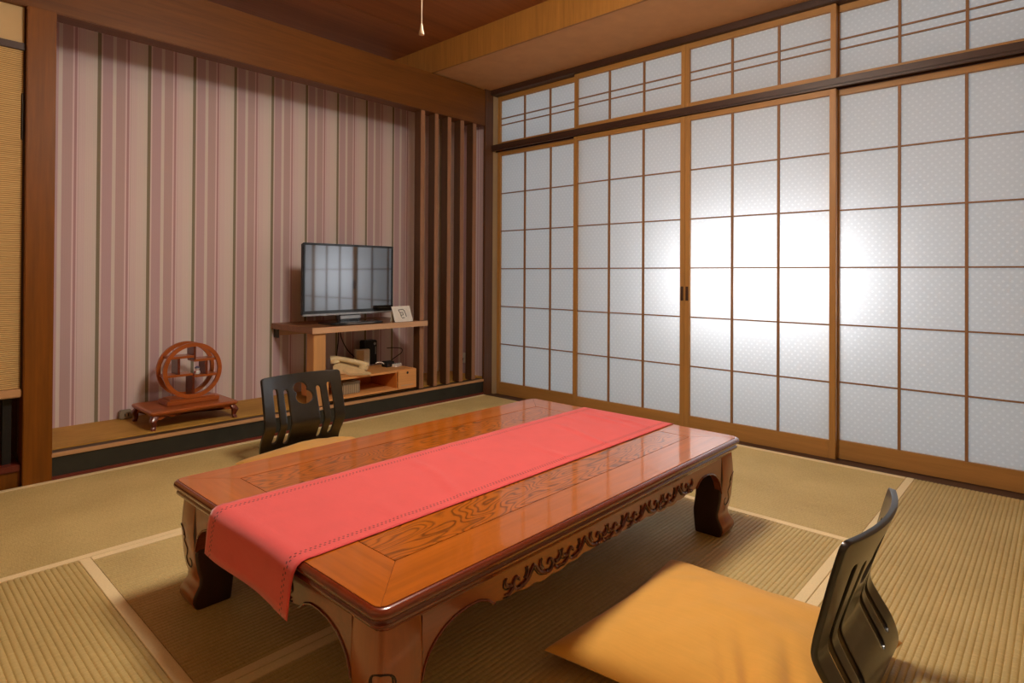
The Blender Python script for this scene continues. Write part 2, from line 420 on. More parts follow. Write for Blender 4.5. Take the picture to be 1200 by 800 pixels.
# ------------------------------------------------------------------ shoji doors and transoms
def lattice_panel(name, y0, y1, z0, z1, xf, stile, top, bot, cols, hz, pull=None, side_light=None):
    """frame facing the room at x=xf; y0<y1"""
    T = 0.030
    bm = bmesh.new()
    box(bm, xf, xf+T, y0, y0+stile, z0, z1, 0.002); box(bm, xf, xf+T, y1-stile, y1, z0, z1, 0.002)
    o = struct(name, bm, M['shoji'])
    bm = bmesh.new()
    box(bm, xf+0.001, xf+T-0.001, y0+stile, y1-stile, z1-top, z1, 0.0015)
    box(bm, xf+0.001, xf+T-0.001, y0+stile, y1-stile, z0, z0+bot, 0.0015)
    obj('rails', bm, M['shoji_h'], o)
    bm = bmesh.new()
    a, b = y0+stile, y1-stile
    for k in range(1, cols):
        c = a+(b-a)*k/cols; box(bm, xf+0.006, xf+0.017, c-0.006, c+0.006, z0+bot, z1-top)
    for z in hz: box(bm, xf+0.008, xf+0.017, a, b, z-0.0035, z+0.0035)
    obj('lattice', bm, M['lattice'], o)
    bm = bmesh.new(); box(bm, xf+0.0175, xf+0.0182, a-0.004, b+0.004, z0+bot-0.004, z1-top+0.004)
    obj('paper', bm, M['paper'], o)
    if pull is not None:
        yp = y0+stile*0.5 if pull == 'lo' else y1-stile*0.5
        bm = bmesh.new(); w = stile*0.24
        for s in (-1, 1): box(bm, xf-0.002, xf+0.001, yp+s*w-0.0012, yp+s*w+0.0012, 0.755, 0.835)
        for z in (0.755, 0.835): box(bm, xf-0.002, xf+0.001, yp-w, yp+w, z-0.0012, z+0.0012)
        box(bm, xf-0.0006, xf+0.001, yp-w, yp+w, 0.755, 0.835)
        p = obj('finger_pull', bm, M['dark_rail'], o)
    return o
yd = [(-0.80, -0.012), (-1.578, -0.764), (-2.386, -1.579), (-3.19, -2.362)]
zs = [0.084+1.722*k/6 for k in range(1, 6)]
for i, (a, b) in enumerate(yd):
    xf = 0.0 if i in (1, 2) else 0.037
    lattice_panel('door_%d' % (i+1), a, b, -0.010, 1.838, xf, 0.030, 0.030, 0.092, 3, zs, {1: 'lo', 2: 'hi'}.get(i))
yt = [(-0.79, -0.012), (-1.578, -0.768), (-2.386, -1.579), (-3.19, -2.365)]
for i, (a, b) in enumerate(yt):
    xf = 0.0 if i in (1, 2) else 0.037
    lattice_panel('window_%d' % (i+1), a, b, 1.884, 2.262, xf, 0.026, 0.034, 0.028, 3, [2.043, 2.092])

# ------------------------------------------------------------------ left bay: reed panel, ledge, niche
struct('trim_12', mkbox(XL, -2.813, 0.018, 0.05, 1.838, 1.868, 0.002), M['dark_rail'])
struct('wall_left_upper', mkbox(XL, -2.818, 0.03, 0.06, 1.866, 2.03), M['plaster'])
t = thing('reed_screen', 'woven reed sliding screen left of the brown alcove post', 'screen', (-3.26, 0.03, 0.408))
bm = bmesh.new(); bm2 = bmesh.new()
box(bm, -0.44, 0.444, 0, 0.014, 0.0, 1.43); obj('reed_panel', bm, M['reed'], t)
for x in (-0.45, 0.444): obj('edge_strip', mkbox(x-0.004, x+0.004, -0.003, 0.02, 0, 1.43), M['dark_rail'], t)
bm = bmesh.new(); box(bm, 0.434, 0.444, -0.006, 0.0, 1.05, 1.25, 0.003); obj('finger_pull', bm, M['steel'], t)
struct('trim_13', mkbox(XL, -2.816, 0.012, 0.5, 0.372, 0.407, 0.004), M['edge'])
bm = bmesh.new(); box(bm, XL, -2.816, 0.02, 0.48, 0.06, 0.088, 0.003); struct('trim_14', bm, M['redwood'])
struct('trim_15', mkbox(XL, -2.816, 0.03, 0.05, -0.04, 0.06), M['post'])
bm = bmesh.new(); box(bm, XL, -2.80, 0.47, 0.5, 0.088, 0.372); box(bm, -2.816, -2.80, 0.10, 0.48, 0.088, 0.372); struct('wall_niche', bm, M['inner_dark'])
struct('trim_16', mkbox(-2.872, -2.842, 0.06, 0.09, 0.088, 0.372), M['black_paint'])

# ------------------------------------------------------------------ tatami
def mat(x0, x1, y0, y1, ridge, label):
    """ridge ridges run along this axis, which is the long side"""
    t = thing('tatami_mat', label, 'tatami mat', ((x0+x1)/2, (y0+y1)/2, -0.045), 0, 'tatami mats covering the floor')
    lx, ly = (x1-x0)/2-0.001, (y1-y0)/2-0.001
    bw = 0.030; L, Wd = (lx, ly) if ridge == 'x' else (ly, lx)
    W2 = Wd-bw; n = int(round(2*W2/0.0145)); per = 2*W2/n
    prof = []
    for k in range(n):
        for q, h in ((0.0, 0.0417), (0.10, 0.0436), (0.30, 0.0446), (0.70, 0.0446), (0.90, 0.0436)):
            prof.append((-W2+(k+q)*per, h))
    prof.append((W2, 0.0418))
    poly = [(-W2, 0.0)] + prof + [(W2, 0.0)]
    bm = bmesh.new()
    P = (lambda s, u, z: (s, u, z)) if ridge == 'x' else (lambda s, u, z: (u, s, z))
    a = [bm.verts.new(P(-L, u, z)) for u, z in poly]; b = [bm.verts.new(P(L, u, z)) for u, z in poly]
    for k in range(len(poly)-1): bm.faces.new((a[k], a[k+1], b[k+1], b[k]))
    bm.faces.new((a[0], b[0], b[-1], a[-1])); bm.faces.new(a); bm.faces.new(b)
    obj('woven_rush', bm, M['tatami_'+ridge], t, True)
    for s in (-1, 1):
        bm = bmesh.new()
        u0, u1 = sorted((s*W2, s*Wd))
        if ridge == 'x': box(bm, -L, L, u0, u1, 0.0, 0.0455, 0.001)
        else: box(bm, u0, u1, -L, L, 0.0, 0.0455, 0.001)
        obj('cloth_border', bm, M['heri'], t)
    return t
XA = -0.09
mat(-1.88, XA, -0.955, 0.0, 'x', 'tatami mat along the alcove step, reaching the paper doors')
mat(XL, -1.88, -0.955, 0.0, 'x', 'tatami mat along the alcove step, in front of the brown post and reed screen')
mat(XL, -2.785, -2.70, -0.955, 'y', 'tatami mat at the lower left, ribs running away from the viewer')
mat(-2.785, -1.01, -1.875, -0.955, 'x', 'tatami mat under the far half of the low table')
mat(-2.785, -1.01, -2.70, -1.875, 'x', 'tatami mat under the near half of the low table and the mustard cushion')
mat(-1.01, XA, -2.70, -0.955, 'y', 'smooth looking tatami mat between the low table and the bright paper doors')
mat(-1.86, XA, YN, -2.70, 'x', 'ribbed tatami mat at the right edge, between near floor chair and paper doors')
mat(XL, -1.86, YN, -2.70, 'x', 'tatami mat left of the near floor chair, almost all below the picture edge')

# ------------------------------------------------------------------ low table
TX0, TX1, TY0, TY1, TZ = -2.702, -1.160, -2.382, -1.402, 0.33
tcx, tcy = (TX0+TX1)/2, (TY0+TY1)/2; hx, hy = (TX1-TX0)/2, (TY1-TY0)/2
T = thing('low_table', 'low glossy brown wooden table with carved apron under a red runner', 'table', (tcx, tcy, 0))
R = 0.03
prof = [(0.012, 0.3285), (0.006, 0.3275), (0.0015, 0.323), (0.0, 0.317), (0.002, 0.311), (0.008, 0.3065), (0.0115, 0.305), (0.0105, 0.302),
        (0.007, 0.299), (0.0065, 0.295), (0.009, 0.291), (0.015, 0.287), (0.021, 0.2845), (0.024, 0.279), (0.026, 0.272)]
bm = bmesh.new()
loft(bm, [rrect(-hx+o, hx-o, -hy+o, hy-o, max(R-o*0.6, 0.008), z, 6) for o, z in prof])
obj('moulded_edge', bm, M['mould'], T, True)
fwid = 0.135; ins = 0.012; zt0, zt1 = 0.322, 0.330; px, pyy = hx-fwid, hy-fwid
g = 0.0008; rr = 0.02
def corner(sx, sy):                      # rounded outer corner of the top, from long side to short side
    out = []
    for k in range(5):
        a = PI/2*k/4
        out.append((sx*(hx-ins-rr+rr*math.sin(a)), sy*(hy-ins-rr+rr*math.cos(a))))
    return out
for s in (-1, 1):                        # long rails, mitred
    c0 = corner(-1, s); c1 = corner(1, s)
    m0 = c0[2]; m1 = c1[2]
    poly = [(-px+g, s*(pyy+g)), (m0[0]+g, m0[1]), c0[1], c0[0], c1[0], c1[1], (m1[0]-g, m1[1]), (px-g, s*(pyy+g))]
    bm = bmesh.new(); prism(bm, poly, lambda x, y: (x, y, zt0), lambda x, y: (x, y, zt1)); obj('top_rail', bm, M['frame_x'], T)
for s in (-1, 1):
    c0 = corner(s, -1); c1 = corner(s, 1)
    poly = [(s*(px+g), -pyy-g), (c0[2][0], c0[2][1]-0), c0[3], c0[4], c1[4], c1[3], (c1[2][0], c1[2][1]), (s*(px+g), pyy+g)]
    bm = bmesh.new(); prism(bm, poly, lambda x, y: (x, y, zt0), lambda x, y: (x, y, zt1)); obj('top_rail', bm, M['frame_y'], T)
obj('top_panel', mkbox(-px+0.002, px-0.002, -pyy+0.002, pyy-0.002, zt0, zt1-0.0004), M['panel'], T)
bm = bmesh.new()
box(bm, -px-0.002, px+0.002, -pyy-0.002, pyy+0.002, zt0-0.004, zt1-0.0022)
obj('panel_groove', bm, M['groove'], T)

def spiral(c, r0, r1, a0, a1, n=14):
    return [(c[0]+(r0+(r1-r0)*k/n)*math.cos(a0+(a1-a0)*k/n), c[1]+(r0+(r1-r0)*k/n)*math.sin(a0+(a1-a0)*k/n)) for k in range(n+1)]
def to3(kind, s, d):
    """map (along, z) on an apron plane to table space"""
    if kind == 'x': return lambda u, z, o=0.0: (u, s*(d+o), z)
    return lambda u, z, o=0.0: (s*(d+o), u, z)
def lower(u, half):
    d = half-abs(u)                      # distance from the outer corner
    if d < 0.1185: return 0.150
    pts = [(0.1185, 0.150), (0.122, 0.172), (0.131, 0.192), (0.147, 0.210), (0.168, 0.225), (0.196, 0.236), (0.23, 0.241), (0.262, 0.240), (0.288, 0.231), (0.303, 0.218), (0.312, 0.2145)]
    for (a, b), (c, e) in zip(pts, pts[1:]):
        if d <= c: return b+(e-b)*(d-a)/(c-a)
    w = d-0.312
    return 0.2165 - 0.0045*abs(math.sin(w*PI/0.062)) + 0.004*math.cos(w*PI/0.18)
for kind, s, half, d in (('x', -1, hx, hy-0.0255), ('x', 1, hx, hy-0.0255), ('y', -1, hy, hx-0.0255), ('y', 1, hy, hx-0.0255)):
    F = to3(kind, s, d)
    us = [-half+0.1165+(2*half-0.233)*k/240 for k in range(241)]
    bm = bmesh.new(); cols_ = []
    for u in us:
        z0 = lower(u, half)
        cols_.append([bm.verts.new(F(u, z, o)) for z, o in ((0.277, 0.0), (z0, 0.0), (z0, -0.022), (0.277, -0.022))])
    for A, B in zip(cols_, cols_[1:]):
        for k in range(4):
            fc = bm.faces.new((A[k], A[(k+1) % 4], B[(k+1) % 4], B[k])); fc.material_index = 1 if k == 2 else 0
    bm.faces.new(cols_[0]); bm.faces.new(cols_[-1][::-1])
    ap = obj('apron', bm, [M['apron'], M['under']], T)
    # bead that follows the lower edge
    for sg in (-1, 1):
        bm = bmesh.new(); tube(bm, [F(u, lower(u, half)+0.002, 0.001) for u in us if 0.1165 < half-abs(u) < 0.310 and u*sg > 0], 0.0026, 6)
        obj('edge_bead', bm, M['mould'], ap, True)
    # carved foliage: scrolls, leaves and stems in relief
    bm = bmesh.new(); bg = bmesh.new()
    span = half-0.335; n = int(round(2*span/0.092)); st = 2*span/n
    rnd = random.Random(3)
    poly = [(-span-0.015, 0.222), (-span+0.01, 0.262)] + [(span-0.01, 0.262), (span+0.015, 0.222)]
    for k in range(n):
        u0 = -span+st*(k+0.5); fl = 1 if k % 2 else -1
        if u0 > 0: fl = -fl
        q = 0.92
        def rel(pts, r0, r1):
            m = len(pts)-1
            tube(bm, [F(u0+fl*a, 0.236+b, 0.002) for a, b in pts], [r0+(r1-r0)*i/m for i in range(m+1)], 6)
        def dark(pts, r):
            tube(bg, [F(u0+fl*a, 0.236+b, 0.0008) for a, b in pts], r, 5)
        sp = spiral((0.006, 0.004), 0.019, 0.004, -2.4, 3.4, 18); rel(sp, 0.0042, 0.0022)
        dark(spiral((0.006, 0.004), 0.0145, 0.003, -2.2, 2.6, 16), 0.0018)
        lf = smoothpts([(-0.008, -0.012), (-0.026, -0.004), (-0.038, 0.010), (-0.050, 0.022)], 5); rel(lf, 0.005, 0.0016)
        dark(smoothpts([(-0.006, -0.016), (-0.028, -0.010), (-0.042, 0.004), (-0.054, 0.018)], 5), 0.0018)
        lf = smoothpts([(-0.02, 0.0), (-0.028, 0.012), (-0.026, 0.024)], 5); rel(lf, 0.004, 0.0014)
        dark(smoothpts([(-0.015, 0.002), (-0.022, 0.013), (-0.020, 0.024)], 5), 0.0016)
        lf = smoothpts([(0.022, -0.006), (0.034, -0.014), (0.046, -0.012)], 5); rel(lf, 0.0046, 0.0016)
        lf = smoothpts([(0.026, 0.002), (0.038, 0.004), (0.044, 0.014), (0.040, 0.022)], 5); rel(lf, 0.004, 0.0014)
        dark(smoothpts([(0.024, -0.001), (0.04, -0.003), (0.05, 0.006), (0.047, 0.02)], 5), 0.0018)
        dark(smoothpts([(0.024, -0.011), (0.036, -0.019), (0.05, -0.017)], 5), 0.0016)
    obj('carving', bm, M['carve'], ap, True)
    obj('carved_groove', bg, M['groove'], ap, True)
# legs
for sx in (-1, 1):
    for sy in (-1, 1):
        ox, oy = hx-0.022, hy-0.022
        prof = [(0.279, 0.003, 0.094), (0.24, 0.0, 0.097), (0.20, -0.002, 0.099), (0.16, 0.001, 0.097), (0.13, 0.003, 0.096),
                (0.10, 0.007, 0.095), (0.08, 0.012, 0.092), (0.065, 0.011, 0.093), (0.05, 0.004, 0.099), (0.035, -0.003, 0.105), (0.02, -0.004, 0.105), (0.008, 0.001, 0.099), (0.0, 0.007, 0.092)]
        rings = []
        for z, o, w in prof:
            xa, xb = sorted((sx*(ox-o), sx*(ox-o-w))); ya, yb2 = sorted((sy*(oy-o), sy*(oy-o-w)))
            rings.append(rrect(xa, xb, ya, yb2, min(0.010, w*0.2), z, 3))
        bm = bmesh.new(); loft(bm, rings[::-1])
        bmesh.ops.recalc_face_normals(bm, faces=bm.faces)
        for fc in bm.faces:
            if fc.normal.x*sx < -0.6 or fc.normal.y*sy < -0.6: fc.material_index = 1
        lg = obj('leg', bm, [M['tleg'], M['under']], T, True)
        bm = bmesh.new()
        S = [(0.012, 0.20), (0.020, 0.192), (0.024, 0.180), (0.018, 0.170), (0.026, 0.160), (0.036, 0.150), (0.032, 0.136), (0.024, 0.124), (0.028, 0.108), (0.044, 0.102), (0.058, 0.110), (0.060, 0.124), (0.050, 0.128)]
        def outz(z):
            for (z1, o1, _), (z0, o0, _) in zip(prof, prof[1:]):
                if z0 <= z <= z1: return o0+(o1-o0)*(z-z0)/(z1-z0)
            return 0
        tube(bm, smoothpts([(sx*(ox-0.026), sy*(oy+0.001), 0.182), (sx*(ox-0.022), sy*(oy+0.001), 0.198), (sx*(ox-0.008), sy*(oy+0.0015), 0.206), (sx*(ox-0.001), sy*(oy-0.001), 0.207), (sx*(ox+0.0015), sy*(oy-0.008), 0.206), (sx*(ox+0.001), sy*(oy-0.022), 0.198), (sx*(ox+0.001), sy*(oy-0.026), 0.182)], 4), 0.0018, 6)
        tube(bm, smoothpts([(sx*(ox-a-0.008), sy*(oy-outz(z)-0.0006), z) for a, z in S], 4), 0.0023, 6)
        tube(bm, smoothpts([(sx*(ox-outz(z)-0.0006), sy*(oy-a-0.008), z) for a, z in S], 4), 0.0023, 6)
        obj('carved_scroll', bm, M['groove'], lg, True)

# ------------------------------------------------------------------ runner
RW = 0.415; ry0, ry1 = -2.118, -1.703
ztop = 0.3312
path = [(TX0-0.013, 0.226), (TX0-0.0125, 0.245), (TX0-0.012, 0.27), (TX0-0.011, 0.295), (TX0-0.0085, 0.312), (TX0-0.003, 0.3245), (TX0+0.006, 0.3305), (TX0+0.02, ztop+0.001)]
nx = 120
for k in range(1, nx): path.append((TX0+0.02+(TX1-0.02-TX0-0.02)*k/nx, ztop))
path += [(TX1-0.012, ztop), (TX1-0.002, 0.3295), (TX1+0.004, 0.320), (TX1+0.008, 0.30), (TX1+0.012, 0.26), (TX1+0.014, 0.215)]
L = [0]
for a, b in zip(path, path[1:]): L.append(L[-1]+math.hypot(b[0]-a[0], b[1]-a[1]))
bm = bmesh.new(); uvl = bm.loops.layers.uv.new('UVMap'); ny = 36; grid = []
for i, (x, z) in enumerate(path):
    row = []
    for j in range(ny+1):
        v = RW*j/ny; y = ry1 - v
        zz = z; xx = x; yy = y
        if z > 0.3305:                     # soft creases that run obliquely across
            s = x - 0.28*(y+1.9)
            h = 0.0
            for c, w, a in ((-1.30, 0.010, 0.0034), (-1.40, 0.014, 0.0026), (-1.52, 0.012, 0.0036), (-1.75, 0.012, 0.0036), (-2.0, 0.014, 0.003), (-2.18, 0.012, 0.003), (-2.38, 0.014, 0.0024), (-1.24, 0.008, 0.0028)):
                h += 1.7*a*math.exp(-((s-c+0.010*math.sin(y*17+c*9))/w)**2)*(0.55+0.45*math.sin(y*9+c*20))*(1-abs(2*v/RW-1)**5)
            zz = z + max(h, 0) + 0.0012*(0.5+0.5*noise.noise(Vector((x*9, y*9, 2))))
        elif x < TX0+0.01:
            k = min(1, (0.335-z)/0.12)
            xx = x - 0.005*k*(1+math.sin(v/RW*PI*2.2+0.6))
            yy = y + 0.006*k*math.sin(v/RW*PI*2.2)
            zz = z - 0.002*k*(v/RW)
        row.append((bm.verts.new((xx-tcx, yy-tcy, zz)), L[i], v))
    grid.append(row)
for i in range(len(grid)-1):
    for j in range(ny):
        q = (grid[i][j], grid[i][j+1], grid[i+1][j+1], grid[i+1][j])
        f = bm.faces.new([c[0] for c in q])
        for lp, c in zip(f.loops, q): lp[uvl].uv = (c[1], c[2])
o = obj('table_runner', bm, M['runner'], None, True); o.location = (tcx, tcy, 0)
sm = o.modifiers.new('thickness', 'SOLIDIFY'); sm.thickness = 0.0012; sm.offset = 1.0
tag(o, 'long red cloth runner laid along the low table, its near end hanging over', 'table runner')

# ------------------------------------------------------------------ floor chairs (legless, moulded black back)
YP = [(0.20, 0.016), (0.05, 0.014), (-0.10, 0.014), (-0.170, 0.016), (-0.215, 0.025), (-0.238, 0.046), (-0.242, 0.073), (-0.231, 0.107), (-0.206, 0.150), (-0.191, 0.182),
      (-0.194, 0.212), (-0.211, 0.270), (-0.234, 0.345), (-0.257, 0.412)]
cp = smoothpts([(0, y, z) for y, z in YP], 10)
cl = [0.0]
for a, b in zip(cp, cp[1:]): cl.append(cl[-1]+(b-a).length)
CT = cl[-1]
def cpos(s):
    s = min(max(s, 0), CT)
    for i in range(len(cl)-1):
        if s <= cl[i+1]:
            t = (s-cl[i])/(cl[i+1]-cl[i]); return cp[i].lerp(cp[i+1], t)
    return cp[-1].copy()
def s_at_z(z):                             # arc length on the back where height z is reached
    best = 0
    for i in range(len(cl)):
        if cp[i].y < -0.1 and cp[i].z <= z: best = cl[i]
    return best
CW = 0.208
slots = []
sA, sB = s_at_z(0.105), s_at_z(0.352)
for u in (-0.143, -0.086, 0.086, 0.143): slots.append((u, sA+(0.012 if abs(u) > 0.12 else 0), sB-(0.012 if abs(u) < 0.12 else 0), 0.0122))
gs = s_at_z(0.325)
def sdf(u, s):
    # outline: rounded rectangle that narrows towards the seat
    hw = CW*(0.93+0.07*min(1, max(0, (s-CT*0.35)/(CT*0.3)))); r = 0.026
    cs = CT/2; r = 0.016; qx, qy = abs(u)-(hw-r), abs(s-cs)-(cs-r)
    d = math.hypot(max(qx, 0), max(qy, 0))+min(max(qx, qy), 0)-r
    for (c, a, b, rad) in slots:
        k = min(max(s, a), b); d = max(d, rad-math.hypot(u-c, s-k))
    # gourd-shaped opening with a waist
    a1 = math.hypot((u+0.008)*0.74, (s-(gs-0.022)))-0.034
    a2 = math.hypot((u-0.008)*0.74, (s-(gs+0.023)))-0.028
    hh = max(0.0, 1-abs(a1-a2)/0.008)
    d = max(d, -(min(a1, a2)-hh*hh*hh*0.008/6))
    return d
def chair_surface(u, s):
    p = cpos(s)
    k = min(1, max(0, (p.z-0.12)/0.30)) if p.y < -0.12 else 0
    bow = 0.034*k*(u/CW)**2 - 0.011*k
    return Vector((u*(1-0.02*k), p.y+bow, p.z))
h = 0.0055
nu = int(round(2*CW/h)); ns = int(round(CT/h)); hu, hs = 2*CW/nu, CT/ns
keep = [[sdf(-CW+hu*(i+.5), hs*(j+.5)) < 0 for j in range(ns)] for i in range(nu)]
cells = {}
bm = bmesh.new(); vcache = {}
def cv(i, j):
    if (i, j) in vcache: return vcache[(i, j)]
    inside = [0 <= a < nu and 0 <= b < ns and keep[a][b] for a in (i-1, i) for b in (j-1, j)]
    u, s = -CW+hu*i, hs*j
    if not all(inside):
        for _ in range(4):
            d = sdf(u, s); e = 5e-4
            gx = (sdf(u+e, s)-sdf(u-e, s))/(2*e); gy = (sdf(u, s+e)-sdf(u, s-e))/(2*e)
            n2 = gx*gx+gy*gy
            if n2 < 1e-6: break
            st = max(-0.006, min(0.006, d)); u -= st*gx/n2; s -= st*gy/n2
    v = bm.verts.new(chair_surface(u, s)); vcache[(i, j)] = v; return v
for i in range(nu):
    for j in range(ns):
        if keep[i][j]:
            try: bm.faces.new((cv(i, j), cv(i+1, j), cv(i+1, j+1), cv(i, j+1)))
            except ValueError: pass
bmesh.ops.recalc_face_normals(bm, faces=bm.faces)
for f in bm.faces: f.smooth = True
shell = bpy.data.meshes.new('moulded_shell'); bm.to_mesh(shell); bm.free()
shell.materials.append(M['lacquer']); shell.materials.append(M['lacquer_edge'])
def chair(loc, rz, label, clabel, cloc, crot):
    t = thing('floor_chair', label, 'floor chair', loc, rz, 'black legless floor chairs')
    o = bpy.data.objects.new('moulded_shell', shell); C.objects.link(o); o.parent = t
    s = o.modifiers.new('ply', 'SOLIDIFY'); s.thickness = 0.0125; s.offset = 0.0; s.material_offset_rim = 1
    b = o.modifiers.new('round', 'BEVEL'); b.width = 0.002; b.segments = 2; b.limit_method = 'ANGLE'; b.angle_limit = math.radians(50)
    for sx in (-0.12, 0.12):
        for y in (0.12, -0.12):
            bm = bmesh.new(); lathe(bm, [(0.012, 0.0), (0.012, 0.008)], 12, (sx, y, 0)); obj('felt_pad', bm, M['black'], t)
    return t
chair((-1.868, -2.697, 0), 0.0, 'near black floor chair seen from behind beside the mustard cushion', None, None, 0)
chair((-1.82, -0.725, 0), PI, 'far black floor chair facing the viewer beyond the low table', None, None, 0)

# ------------------------------------------------------------------ floor cushions
def cushion(loc, rz, label, half=0.303, th=0.092, seed=1):
    N = 64; bm = bmesh.new(); top = []; bot = []
    for i in range(N+1):
        a = -1+2*i/N; rt_, rb = [], []
        for j in range(N+1):
            b = -1+2*j/N
            px_ = 1-0.13*(1-abs(b)**1.5); py_ = 1-0.13*(1-abs(a)**1.5)
            x, y = a*half*px_, b*half*py_
            e = max(0.0, (1-a*a)*(1-b*b)); k = e**0.44
            r2_ = (a*a+b*b)
            seam = 0.040+0.004*max(0, r2_-1.2) + 0.0
            zt = seam + th*k
            nz = noise.noise(Vector((x*7+seed, y*7, seed)))*0.011 + noise.noise(Vector((x*16, y*16+seed, 3)))*0.0035
            zt += nz*k
            # folds that run from the front-left corner and from the seams
            for (c, sl, w, am) in ((0.10, 0.55, 0.020, -0.024), (0.17, 0.62, 0.016, -0.018), (-0.03, 0.45, 0.020, -0.016)):
                dd = (y+0.25) - sl*(x+0.30) - c*0.6
                fall = math.exp(-((x+0.17)/0.13)**2)*math.exp(-((y+0.17)/0.11)**2)
                zt += am*math.exp(-(dd/w)**2)*fall
            zb = max(0.0235, seam - 0.014*k)
            if k <= 1e-6: zt = zb = seam
            rt_.append(bm.verts.new((x, y, zt)))
            rb.append(rt_[-1] if (i in (0, N) or j in (0, N)) else bm.verts.new((x, y, min(zb, zt-0.001))))
        top.append(rt_); bot.append(rb)
    for i in range(N):
        for j in range(N):
            bm.faces.new((top[i][j], top[i+1][j], top[i+1][j+1], top[i][j+1]))
            q = (bot[i][j], bot[i][j+1], bot[i+1][j+1], bot[i+1][j])
            if len({v for v in q}) == 4:
                try: bm.faces.new(q)
                except ValueError: pass
    o = obj('floor_cushion', bm, M['cushion'], None, True); o.location = loc; o.rotation_euler = (0, 0, rz)
    o.modifiers.new('soft', 'SUBSURF').levels = 1; o.modifiers['soft'].render_levels = 1
    tag(o, label, 'cushion', 'mustard floor cushions'); return o
cushion((-1.928, -2.650, 0), 0.0, 'mustard floor cushion with pointed corners lying near the viewer', seed=1)
cushion((-1.835, -0.775, 0), PI, 'mustard floor cushion beyond the low table, mostly hidden by it', seed=5)

# ------------------------------------------------------------------ slat screen at the right end of the alcove
t = thing('slat_screen', 'row of five dark brown vertical slats beside the shelf at the alcove corner', 'slat screen', (-0.43, 0.05, 0.121))
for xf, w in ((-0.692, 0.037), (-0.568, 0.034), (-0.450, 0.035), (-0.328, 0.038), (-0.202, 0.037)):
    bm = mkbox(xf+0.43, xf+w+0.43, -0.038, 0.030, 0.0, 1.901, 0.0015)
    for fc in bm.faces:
        if abs(fc.normal.x) > 0.8 or abs(fc.calc_center_median().x-(xf+w/2+0.43)) > w/2-0.0004: fc.material_index = 1  # side faces get the painted shade tone
    obj('slat', bm, [M['slat'], M['slat_side_shaded']], t)

# ------------------------------------------------------------------ television shelf
t = thing('wall_shelf', 'thick wooden plank shelf under the television', 'shelf', (-1.07, 0.25, 0.12))
obj('plank', mkbox(-0.43, 0.425, -0.262, 0.249, 0.4285, 0.4635, 0.002), M['shelf'], t)
obj('front_edge', mkbox(-0.43, 0.425, -0.268, -0.262, 0.4285, 0.4635, 0.001), M['shelf_edge'], t, ).__setitem__('label', 'pale front edge')
obj('support_post', mkbox(-0.413, -0.335, -0.25, -0.17, 0.0, 0.4285, 0.002), M['shelf_post'], t)
obj('batten', mkbox(-0.40, 0.35, 0.215, 0.249, 0.385, 0.4285, 0.002), M['shelf_edge'], t)
bm = bmesh.new(); box(bm, -0.412, -0.400, 0.20, 0.249, 0.372, 0.4285); obj('bracket', bm, M['steel'], t)

# ------------------------------------------------------------------ television
t = thing('television', 'black flat-screen television on the plank shelf', 'television', (-1.143, 0.155, 0.584))
hw = 0.330
bm = bmesh.new(); box(bm, -hw+0.004, hw-0.004, 0.0, 0.03, 0.060, 0.499, 0.004); box(bm, -hw*0.7, hw*0.7, 0.03, 0.085, 0.09, 0.42, 0.02); obj('housing', bm, M['tv_matte'], t)
bm = bmesh.new(); bz = 0.014
box(bm, -hw, hw, -0.006, 0.0, 0.503-bz, 0.503, 0.002); box(bm, -hw, hw, -0.006, 0.0, 0.069, 0.088, 0.002)
box(bm, -hw, -hw+bz, -0.006, 0.0, 0.088, 0.503-bz, 0.002); box(bm, hw-bz, hw, -0.006, 0.0, 0.088, 0.503-bz, 0.002)
obj('bezel', bm, M['tv_black'], t)
obj('screen', mkbox(-hw+bz, hw-bz, -0.003, 0.0, 0.088, 0.503-bz), M['screen'], t)
obj('silver_strip', mkbox(-hw, hw, -0.010, 0.0, 0.057, 0.069, 0.002), M['tv_silver'], t)
bm = bmesh.new(); loft(bm, [rrect(-0.19, 0.19, -0.125, 0.10, 0.05, 0.0015, 6), rrect(-0.19, 0.19, -0.125, 0.10, 0.05, 0.009, 6), rrect(-0.17, 0.17, -0.105, 0.085, 0.045, 0.015, 6)])
obj('stand_base', bm, M['tv_black'], t, True)
bm = bmesh.new(); box(bm, -0.075, 0.075, 0.0, 0.04, 0.012, 0.062, 0.006); obj('stand_neck', bm, M['tv_black'], t)
bm = bmesh.new(); box(bm, -0.075, 0.075, -0.008, 0.0, 0.030, 0.050, 0.002); obj('neck_plate', bm, M['tv_silver'], t)
bm = bmesh.new(); pts = [(-0.13+0.26*k/10, -0.127+0.006*abs(k-5)/5, 0.007) for k in range(11)]; tube(bm, pts, 0.0032, 6); obj('base_trim', bm, M['tv_silver'], t, True)

